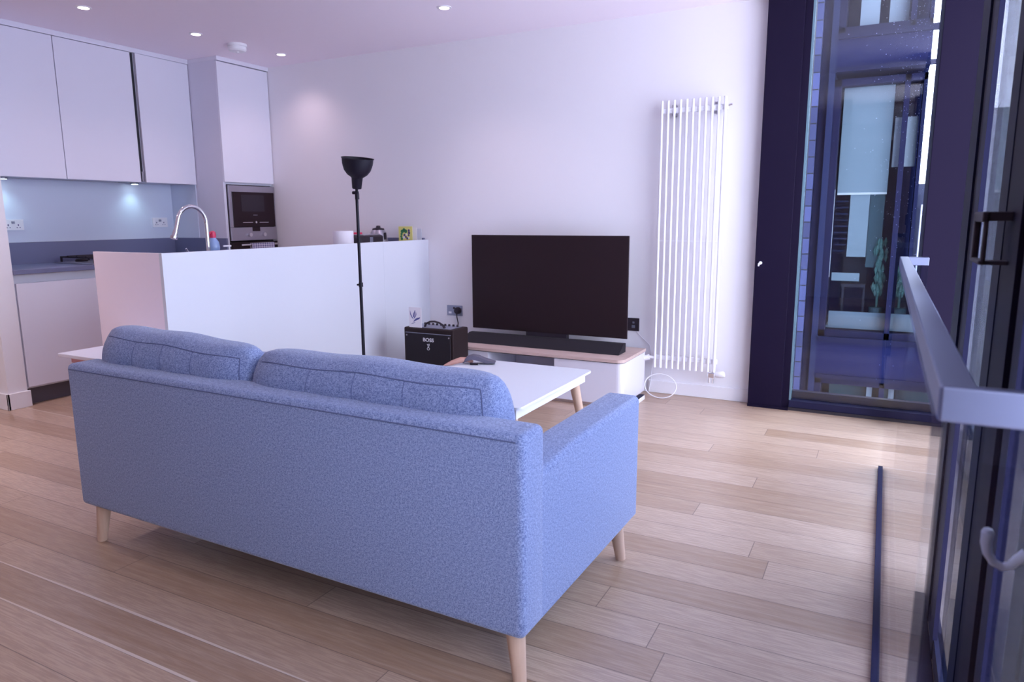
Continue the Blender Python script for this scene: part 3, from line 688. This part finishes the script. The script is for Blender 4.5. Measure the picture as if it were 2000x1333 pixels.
MB().box(-1.640, -1.615, WY - 0.013, WY - 0.0101, 0.478, 0.500).box(-1.635, -1.620, WY - 0.013, WY - 0.0101, 0.512, 0.526).build('insert', 'switch_grey', s2)
# cables and adaptor at the stand's right end
cb = []
for k in range(0, 41):
    a = 2 * PI * k / 40
    t_ = 0.5 + 0.5 * math.sin(a); cb.append((-1.375 + 0.118 * math.cos(a + 0.1), 4.90 + 0.10 * t_, 0.006 + 0.155 * t_))
tag(MB().tube(cb, 0.0035, 8, False).build('cable_loop', 'white_plastic', smooth=True), 'loop of white cable on the floor below the radiator', 'cable')
tag(MB().tube([(-1.60, WY - 0.012, 0.455), (-1.56, WY - 0.008, 0.41), (-1.50, WY - 0.008, 0.36), (-1.475, WY - 0.008, 0.25), (-1.478, WY - 0.02, 0.10), (-1.49, WY - 0.03, 0.006)], 0.0022, 8).build('aerial_cable', 'white_plastic', smooth=True), 'thin white cable running down the wall from the black socket', 'cable')
pa = thing('power_strip', (-1.475, 4.70, 0), 'small dark and white power adaptor at the foot of the television stand', 'power adaptor')
MB().box(-1.500, -1.455, 4.60, 4.84, 0, 0.030, 0.004).build('case', 'white_plastic', pa)
MB().box(-1.497, -1.458, 4.605, 4.835, 0.030, 0.036, 0.002).build('top_face', 'frame_slate', pa)

# coffee table
ct = thing('coffee_table', (-1.885, 3.32, 0), 'white square coffee table with splayed wooden legs in front of the sofa', 'coffee table')
MB().prism(rrect(-2.312, -1.458, 2.85, 3.79, 0.03), 'z', 0.408, 0.420).build('top', 'panel_white', ct)
MB().prism(rrect(-2.29, -1.485, 2.875, 3.765, 0.02), 'z', 0.400, 0.408).build('shadow_gap', 'cabinet_side', ct)
MB().box(-2.285, -1.490, 2.88, 3.76, 0.352, 0.400, 0.003).build('apron', 'panel_white', ct)
for sx, sy, (cx, cy) in ((1, -1, (-1.545, 2.935)), (1, 1, (-1.545, 3.70)), (-1, -1, (-2.225, 2.935)), (-1, 1, (-2.225, 3.70))):
    MB().tube([(cx, cy, 0.352 + 0.02), (cx + sx * 0.01, cy + sy * 0.01, 0.33), (cx + sx * 0.06, cy + sy * 0.055, 0.0)], [0.029, 0.029, 0.018], 18).build('leg', 'leg_wood', ct, True)
# folded leather pouch on the table
pc = thing('leather_pouch', (-2.2, 3.62, 0.42), 'folded grey and tan leather pouch lying on the white coffee table', 'pouch')
g = MB(); prof = []
P0, P1 = Vector((-2.235, 3.62)), Vector((-2.055, 3.70))
top = [(0.0, 0.018), (0.12, 0.045), (0.3, 0.056), (0.5, 0.048), (0.72, 0.026), (1.0, 0.014)]
bot = [(1.0, 0.006), (0.72, 0.006), (0.5, 0.022), (0.3, 0.034), (0.15, 0.022), (0.0, 0.006)]
poly = top + bot
nrm2 = Vector((-(P1 - P0).y, (P1 - P0).x)).normalized() * 0.035
ring = []
for s_ in (-1, 1):
    ring.append([g.bm.verts.new(((P0 + (P1 - P0) * a + nrm2 * s_).x, (P0 + (P1 - P0) * a + nrm2 * s_).y, 0.42 + h)) for a, h in poly])
for k in range(len(poly)):
    g.bm.faces.new((ring[0][k], ring[0][(k + 1) % len(poly)], ring[1][(k + 1) % len(poly)], ring[1][k]))
g.bm.faces.new(ring[0][::-1]); g.bm.faces.new(ring[1])
bmesh.ops.bevel(g.bm, geom=list(g.bm.edges), offset=0.003, segments=2, profile=0.5, affect='EDGES')
g.build('flap', 'leather_grey', pc, True)
MB().tube([(-2.30, 3.50, 0.424), (-2.27, 3.545, 0.436), (-2.235, 3.59, 0.448), (-2.205, 3.625, 0.446), (-2.18, 3.64, 0.430)], [0.004, 0.014, 0.018, 0.016, 0.01], 10).build('strap', 'leather_tan', pc, True)
MB().tube([(-2.175, 3.60, 0.428), (-2.13, 3.615, 0.428)], 0.007, 8).build('buckle', 'black_plastic', pc, True)

# amplifier
am = thing('guitar_amplifier', (-2.92, 4.35, 0), 'black combo guitar amplifier beside the peninsula', 'amplifier')
MB().box(-3.137, -2.703, 4.245, 4.455, 0.012, 0.502, 0.010, 3).build('cabinet', 'tolex', am)
MB().box(-3.115, -2.725, 4.236, 4.247, 0.03, 0.463, 0.002).build('grille', 'soundbar_cloth', am)
MB().box(-3.118, -2.722, 4.234, 4.2465, 0.463, 0.4665).build('piping', 'switch_grey', am)
MB().box(-3.10, -2.74, 4.27, 4.435, 0.502, 0.5045).build('control_panel', 'switch_grey', am)
for k in range(9):
    MB().lathe([(0.009, 0.5045), (0.008, 0.519), (0.001, 0.520)], (-3.05 + 0.036 * k, 4.400, 0), 12).build('knob', 'black_plastic', am, True)
MB().tube([(-2.985, 4.30, 0.505), (-2.975, 4.30, 0.527), (-2.94, 4.30, 0.545), (-2.90, 4.30, 0.549), (-2.86, 4.30, 0.543), (-2.825, 4.30, 0.525), (-2.81, 4.30, 0.505)], [0.010, 0.008, 0.007, 0.007, 0.007, 0.008, 0.010], 10).build('handle', 'black_plastic', am, True)
for x in (-3.105, -2.735):
    MB().lathe([(0.001, -0.004), (0.006, -0.003), (0.006, 0)], (x, 4.236, 0.445), 12, axis='y').build('screw', 'steel', am)
for x in (-3.12, -2.72):
    for y in (4.26, 4.44):
        MB().lathe([(0.012, 0.0), (0.014, 0.013)], (x, y, 0), 12).build('foot', 'black_plastic', am)
text_mesh('BOSS', 0.040, Vector((-2.913, 4.2345, 0.418)), Matrix.Rotation(PI / 2, 4, 'X') @ Matrix.Diagonal((1.05, 0.95, 1, 1)), 'lettering', 'white_plastic', am)
g = MB()
g.tube([(-2.925, 4.2345, 0.385), (-2.905, 4.2345, 0.390), (-2.908, 4.2345, 0.372)], 0.0022, 6)
g.tube([(-2.918, 4.2345, 0.383), (-2.914, 4.2345, 0.362)], 0.0022, 6)
g.tube([(-2.914 + 0.010 * math.cos(a * PI / 5), 4.2345, 0.354 + 0.010 * math.sin(a * PI / 5)) for a in range(11)], 0.0018, 6, False)
g.build('emblem', 'white_plastic', am)
cd = thing('greeting_card', (-3.035, 4.30, 0.503), 'white card with a blue bird drawing standing on the amplifier', 'card')
MB().box(-3.092, -2.980, 4.252, 4.255, 0.503, 0.652).build('card_sheet', 'white_paper', cd)
bird = MB(); yb = 4.2512
def stroke(pts_, r): bird.tube([(x, yb, z) for x, z in pts_], [1.35 * q for q in r], 6)
stroke([(-3.080, 0.625), (-3.076, 0.598), (-3.062, 0.575), (-3.050, 0.565)], [0.001, 0.003, 0.003, 0.001])
stroke([(-3.035, 0.632), (-3.045, 0.606), (-3.048, 0.585), (-3.040, 0.570)], [0.001, 0.0045, 0.005, 0.002])
stroke([(-3.030, 0.620), (-3.028, 0.600), (-3.035, 0.578)], [0.001, 0.003, 0.002])
stroke([(-3.052, 0.545), (-3.038, 0.556), (-3.018, 0.568), (-3.002, 0.572), (-2.992, 0.580)], [0.001, 0.005, 0.006, 0.005, 0.001])
stroke([(-3.072, 0.528), (-3.055, 0.534), (-3.036, 0.540)], [0.001, 0.002, 0.001])
for v in bird.bm.verts: v.co.y = yb + (v.co.y - yb) * 0.15
bird.build('bird_drawing', 'ink_blue', cd)

# floor lamp
lx, ly = -2.742, 3.30
lp = thing('floor_lamp', (lx, ly, 0), 'black standing uplighter with a bowl shade in front of the peninsula', 'floor lamp')
tl = Matrix.Rotation(math.radians(6), 3, Vector((-0.46, -0.88, 0)).normalized() * -1) @ Matrix.Identity(3)
tl = Matrix.Rotation(math.radians(10), 3, Vector((0.465, 0.885, 0)))
shade = [(0.030, 0.0), (0.034, 0.004), (0.041, 0.062), (0.045, 0.066), (0.072, 0.080), (0.096, 0.105), (0.110, 0.140), (0.114, 0.170), (0.119, 0.172), (0.119, 0.175), (0.112, 0.174), (0.108, 0.142), (0.092, 0.108), (0.068, 0.084), (0.001, 0.078)]
MB().lathe([(r * 0.79, h) for r, h in shade], (lx, ly, 1.470), 40, tilt=tl).build('lamp_shade', 'lamp_black', lp, True)
MB().tube([(lx, ly, 0.02), (lx - 0.003, ly, 1.44), (lx, ly, 1.475)], [0.0105, 0.0085, 0.0085], 14).build('pole', 'lamp_black', lp, True)
MB().tube([(lx - 0.024, ly - 0.01, 1.448), (lx + 0.010, ly, 1.448)], 0.009, 12).tube([(lx, ly, 1.41), (lx, ly, 1.445)], 0.0125, 12).build('joint', 'lamp_black', lp, True)
MB().tube([(lx - 0.0, ly, 0.90), (lx, ly, 0.925)], 0.013, 14).tube([(lx - 0.022, ly - 0.008, 0.912), (lx, ly, 0.912)], 0.006, 10).build('collar', 'lamp_black', lp, True)
MB().lathe([(0.14, 0.0), (0.14, 0.012), (0.13, 0.02), (0.02, 0.024), (0.013, 0.04)], (lx, ly, 0), 36).build('base', 'lamp_black', lp, True)

# white side table at the left
sd = thing('side_table', (-3.5, 2.32, 0), 'white low table partly hidden at the left end of the sofa', 'side table')
MB().box(-3.885, -3.30, 2.165, 2.50, 0.578, 0.598, 0.003).build('top', 'white_lacquer', sd)
MB().box(-3.86, -3.30, 2.485, 2.50, 0.598, 0.612, 0.002).build('rim', 'white_plastic', sd)
MB().box(-3.83, -3.33, 2.20, 2.47, 0.545, 0.578, 0.003).build('underframe', 'pink_plastic', sd)
for x in (-3.79, -3.36):
    for y in (2.23, 2.44): MB().box(x - 0.018, x + 0.018, y - 0.018, y + 0.018, 0, 0.55).build('leg', 'white_lacquer', sd)

# ================================================================== SOFA
sf = thing('sofa', (-0.785, 1.553, 0), 'grey-blue fabric two-seat sofa with wooden legs, seen from behind', 'sofa', local=True)
sf.rotation_euler = (0, 0, math.radians(-1.0))
L, D = 2.025, 0.945
ZB = 0.165
fab = 'fabric'
def soft(mb, name, parent=sf, sub=0):
    o = mb.build(name, fab, parent, True)
    return o
ORG[sf.name] = Vector((0, 0, 0))
MB().box(-L, 0, 0, 0.135, ZB, 0.748, 0.022, 4).build('back_panel', fab, sf, True)
def arm(x0, x1):
    m = MB()
    poly = [(0.10, ZB), (D, ZB), (D + 0.004, 0.628), (D - 0.012, 0.642), (0.40, 0.640), (0.22, 0.625), (0.10, 0.615)]
    m.prism(poly, 'x', x0, x1)
    bmesh.ops.recalc_face_normals(m.bm, faces=m.bm.faces)
    es = [e for e in m.bm.edges if not (abs(e.verts[0].co.x - e.verts[1].co.x) > 0.01)]
    bmesh.ops.bevel(m.bm, geom=es, offset=0.022, segments=4, profile=0.5, affect='EDGES')
    m.build('arm', fab, sf, True)
arm(-0.135, 0.0); arm(-L, -L + 0.135)
MB().box(-L + 0.13, -0.13, 0.12, D - 0.01, ZB + 0.002, 0.30, 0.015, 3).build('seat_base', fab, sf, True)
CT = (-0.4167, 0.0, 0.4167)
def cushion(x0, x1, y0, y1, z0, z1, name, lean=0.0, droop=0.013, sink=0.0, tuft=(), puff=0.03, n=(30, 12, 14), flat=0.0):
    bm = bmesh.new()
    def pt(u, v, w):
        # u,v,w in -1..1 on the cube surface -> rounded cushion
        k = 0.34
        def sg(a): return math.copysign(abs(a) ** 1.0, a)
        x, y, z = u, v, w
        ex = 1 - 0.10 * (abs(v) ** 3) * 0.4 - 0.06 * abs(w) ** 4
        ey = 1 - 0.30 * (abs(u) ** 8) - 0.36 * abs(w) ** 6
        ez = 1 - 0.05 * abs(u) ** 4 - 0.10 * abs(v) ** 3
        return Vector((x * ex, y * ey, z * ez))
    r = bmesh.ops.create_cube(bm, size=2)
    bmesh.ops.subdivide_edges(bm, edges=bm.edges[:], cuts=23, use_grid_fill=True)
    cx, cy, cz = (x0 + x1) / 2, (y0 + y1) / 2, (z0 + z1) / 2
    hx, hy, hz = (x1 - x0) / 2, (y1 - y0) / 2, (z1 - z0) / 2
    keys = []
    for v in bm.verts:
        p = pt(*v.co); u, vv, w_ = v.co; keys.append((u, vv, w_))
        c = Vector((p.x * hx, p.y * hy, p.z * hz))
        for tx in tuft:
            d = (u - tx) / 0.06
            c.y *= 1 - 0.12 * math.exp(-d * d) * (1 - abs(w_) ** 4)
            d2 = ((u - tx) / 0.09) ** 2 + ((w_ - 0.30) / 0.20) ** 2
            c.y *= 1 - 0.30 * math.exp(-d2)
        c.z += 0.004 * math.sin(u * 7 + 1.3) * (w_ > 0.5) - droop * (u + 1) - sink
        a = lean
        yy, zz = c.y, c.z
        c.y = yy * math.cos(a) - zz * math.sin(a); c.z = yy * math.sin(a) + zz * math.cos(a)
        v.co = Vector((cx, cy, cz)) + c
    lines = {}
    for v, uvw in zip(list(bm.verts), keys):
        u, vv, w_ = uvw
        if w_ > 0.999 and abs(abs(vv) - 1) < 1e-3: lines.setdefault(('t', round(vv)), []).append((u, v))
        if vv < -0.999 and any(abs(u - q) < 0.01 for q in (-0.4167, 0.0, 0.4167)): lines.setdefault(('b', round(u, 2)), []).append((w_, v))
        if u > 0.999 and abs(abs(vv) - 1) < 1e-3: lines.setdefault(('s', round(vv)), []).append((-w_, v))
    for _ in range(3): bmesh.ops.smooth_vert(bm, verts=bm.verts, factor=0.5, use_axis_x=True, use_axis_y=True, use_axis_z=True)
    seams = []
    for kk, L_ in lines.items():
        L_.sort(key=lambda t: t[0]); seams.append([v.co.copy() for _, v in L_])
    m = MB(); m.bm.free(); m.bm = bm
    o = m.build(name, fab, sf, True)
    for kk, pl in zip(lines, seams):
        MB().tube(pl, 0.0013 if kk[0] == 'b' else 0.0022, 6).build('piping', 'seam_thread', o, True)
    return o
CT = (-0.4167, 0.0, 0.4167)
for (xa, xb) in ((-1.985, -1.115), (-1.135, -0.155)):
    pass
LEAN = math.radians(3)
def back_cushion(xa, xb, droop, sink):
    ca = cushion(xa, xb, 0.085, 0.315, 0.36, 0.885, 'back_cushion', LEAN, droop, sink, CT)
    return ca
back_cushion(-1.995, -1.145, 0.013, 0.0)
back_cushion(-1.145, -0.150, 0.0, 0.026)
for (xa, xb) in ((-1.885, -1.012), (-1.012, -0.140)):
    MB().box(xa, xb, 0.30, D + 0.005, 0.30, 0.44, 0.035, 5).build('seat_cushion', fab, sf, True)
MB().tube([(-L + 0.02, -0.0005, 0.727), (-0.02, -0.0005, 0.727)], 0.0018, 6).build('seam', 'seam_thread', sf)
for (cx, cy, sx, sy) in ((-0.055, 0.055, 1, -1), (-L + 0.065, 0.055, -1, -1), (-0.065, D - 0.07, 1, 1), (-L + 0.065, D - 0.07, -1, 1)):
    MB().tube([(cx, cy, ZB + 0.005), (cx + sx * 0.022, cy + sy * 0.012, 0.0)], [0.029, 0.0185], 20).build('leg', 'leg_wood', sf, True)

# ================================================================== OUTSIDE
# the block this flat is part of, above, below and behind the rooms
struct(MB().box(-9, 0.62, -12, 5.13, CZ + 0.22, 9), 'trim_6', 'concrete')
struct(MB().box(-9, 0.62, -12, 5.30, -9, -0.14), 'trim_7', 'concrete')
# neighbouring building opposite the tall window
mat('facade_trim', (0.0045, 0.0058, 0.028), 0.7, spec=0.1)
mat('facade_panel', (0.0065, 0.0088, 0.046), 0.8, spec=0.08)
mat('facade_blue', (0.013, 0.018, 0.055), 0.8, spec=0.08)
FY = 7.6
nb = thing('neighbour_building', (-0.3, FY + 2, -9), 'dark panelled neighbouring block seen through the tall window', 'building')
MB().box(-3.0, 0.24, FY + 0.35, FY + 5, -9, 9).build('wall', 'facade_panel', nb)
MB().box(-3.0, -0.665, FY - 0.05, FY + 0.35, -9, 9).build('tiled_wall', 'cladding_tiles', nb)
MB().box(-0.66, -0.585, FY + 0.02, FY + 0.35, -9, 9).build('corner_panel', 'facade_trim', nb)
MB().box(-0.585, -0.53, FY - 0.02, FY + 0.35, -9, 9).build('drainpipe_panel', 'facade_blue', nb)
for (z0, z1) in ((2.62, 2.96), (-0.30, 0.12), (-3.3, -2.8)):
    MB().box(-0.53, 0.24, FY - 0.02, FY + 0.35, z0, z1).build('spandrel', 'facade_panel', nb)
    MB().box(-0.52, 0.285, FY - 0.06, FY + 0.0, z1 - 0.05, z1).build('ledge', 'facade_trim', nb)
    MB().box(-0.52, 0.285, FY - 0.05, FY + 0.0, z0, z0 + 0.04).build('ledge', 'facade_trim', nb)
for (z0, z1) in ((0.12, 2.56), (2.96, 5.4), (-2.8, -0.30)):
    f_ = MB().box(-0.53, -0.47, FY, FY + 0.3, z0, z1).box(0.055, 0.10, FY, FY + 0.3, z0, z1).box(0.205, 0.235, FY, FY + 0.3, z0, z1).box(-0.53, 0.235, FY, FY + 0.3, z0, z0 + 0.06).box(-0.53, 0.235, FY, FY + 0.3, z1 - 0.06, z1).build('window_frame', 'facade_trim', nb)
    MB().box(-0.47, 0.055, FY + 0.10, FY + 0.12, z0 + 0.06, z1 - 0.06).build('pane', 'glass_dim', f_)
    MB().box(0.10, 0.205, FY + 0.10, FY + 0.12, z0 + 0.06, z1 - 0.06).build('pane', 'glass_dim', f_)
MB().box(-0.45, -0.02, FY + 0.14, FY + 0.155, 1.52, 2.50).build('roller_blind', 'blind', nb)
MB().box(-0.45, -0.02, FY + 0.145, FY + 0.165, 1.50, 1.53).build('roller_blind', 'white_plastic', nb)
MB().box(0.0, 0.055, FY + 0.14, FY + 0.155, 1.75, 2.20).box(0.10, 0.19, FY + 0.14, FY + 0.155, 1.75, 2.20).build('curtain_and_glint', 'curtain_and_glint', nb)  # bright sliver of sky in the glass, put in as pale sheets
MB().box(-0.33, -0.16, FY + 0.16, FY + 0.18, 0.90, 1.50).build('net_curtain', 'blind', nb)
MB().box(-0.155, -0.03, FY + 0.17, FY + 0.18, 0.80, 1.50).build('net_curtain', 'skin_teal', nb)
g = MB()
for k in range(9): g.box(-0.46, -0.34, FY + 0.15, FY + 0.156, 0.95 + 0.06 * k, 0.965 + 0.06 * k)
g.build('slatted_blind', 'facade_blue', nb)
MB().box(-0.45, -0.20, FY + 0.17, FY + 0.175, 0.66, 0.74).build('table_top', 'blind', nb)
MB().box(-0.475, -0.468, FY + 0.10, FY + 0.13, 0.7, 1.55).build('frame_glint', 'curtain_and_glint', nb)
MB().box(-0.53, 0.235, FY + 0.13, FY + 0.35, 0.19, 0.215).build('balcony_deck', 'deck_pale', nb)
MB().box(-0.45, 0.20, FY + 0.125, FY + 0.128, 0.19, 0.36).build('deck_front', 'deck_pale', nb)
MB().box(-0.36, -0.20, FY + 0.14, FY + 0.16, 3.05, 4.2).box(-0.12, 0.04, FY + 0.14, FY + 0.16, 3.05, 4.2).build('curtain_and_glint', 'curtain_and_glint', nb)
MB().box(-0.055, -0.005, FY + 0.13, FY + 0.15, -0.62, -0.36).box(-0.12, -0.06, FY + 0.13, FY + 0.15, -0.62, -0.50).box(0.30, 0.40, FY, FY + 0.1, -0.62, -0.45).build('curtain_and_glint', 'curtain_and_glint', nb)
MB().box(-0.40, 0.22, FY + 0.2, FY + 0.22, -2.5, -0.36).build('net_curtain', 'skin_teal', nb)
# shrub and chair shapes, put in for blurry reflections in the window opposite
ps = thing('reflection_shrub', (-0.02, FY + 0.06, 0.21), 'dim teal shrub shape standing in for a reflection in the opposite window', 'plant')
g = MB()
for k in range(60):
    a = random.uniform(0, 2 * PI); r = random.uniform(0, 0.06); z = random.uniform(0.55, 1.05)
    p = Vector((-0.03 + r * math.cos(a), FY + 0.16 + 0.02 * math.sin(a), z))
    g.lathe([(0.001, -0.05), (0.02, 0), (0.001, 0.05)], p, 6)
g.build('foliage', 'foliage', ps)
MB().lathe([(0.05, 0.215), (0.07, 0.40), (0.06, 0.41)], (-0.03, FY + 0.2, 0), 16).build('pot', 'skin_teal', ps)
MB().tube([(-0.03, FY + 0.2, 0.40), (-0.03, FY + 0.2, 0.75)], 0.012, 8).build('stem', 'foliage', ps)
ch = thing('reflection_chair', (-0.3, FY + 0.22, 0.215), 'dark chair shape standing in for a reflection in the opposite window', 'chair')
MB().box(-0.36, -0.14, FY + 0.17, FY + 0.32, 0.60, 0.63).build('seat', 'room_dark', ch)
MB().box(-0.36, -0.14, FY + 0.30, FY + 0.33, 0.63, 1.0).build('backrest', 'room_dark', ch)
for x in (-0.35, -0.16):
    for y in (FY + 0.18, FY + 0.31): MB().box(x, x + 0.02, y, y + 0.02, 0.215, 0.60).build('leg', 'room_dark', ch)

# further buildings
fb = thing('brick_building', (4.0, 18, -9), 'blue-grey brick building beyond the right-hand glazing', 'building')
MB().box(1.25, 9.0, 14.0, 20.0, -9, 2.88).build('wall', 'far_brick', fb)
MB().box(1.2, 9.05, 13.95, 20.0, 2.88, 2.98).build('parapet', 'frame_slate', fb)
for k in range(4):
    f_ = MB().box(1.95 + 1.5 * k, 2.75 + 1.5 * k, 13.96, 14.0, -0.6, 1.0).build('window', 'room_dark', fb)
    MB().box(1.95 + 1.5 * k, 2.75 + 1.5 * k, 13.93, 13.97, -0.7, -0.6).build('window_sill', 'render_pale', f_)
rb = thing('terrace_building', (0.9, 22, -9), 'pale stepped building low between the two blocks', 'building')
MB().box(0.3, 1.3, 24, 30, -9, 2.2).build('wall', 'concrete', rb)
MB().box(0.55, 0.72, 23.9, 24.0, -3, 1.9).box(0.85, 1.0, 23.9, 24.0, -3, 1.6).build('window_strip', 'render_pale', rb)
tag(MB().box(-30, 60, 6, 90, -9.3, -9).build('street', 'asphalt'), 'grey street far below the windows', 'street')['kind'] = 'structure'

# raindrops on the tall window
g = MB()
for k in range(520):
    x = 0.19 - abs(random.gauss(0, 0.16)); z = 2.62 - abs(random.gauss(0, 0.9))
    if x < -0.45 or z < 0.1: continue
    r = random.uniform(0.0010, 0.0024)
    g.lathe([(0.0002, -0.0008), (r, 0), (0.0002, 0.0008)], (x, 5.0535, z), 5, axis='y')
o = g.build('raindrops', 'raindrop'); o['kind'] = 'stuff'; tag(o, 'fine raindrops on the outside of the tall window pane', 'raindrops')
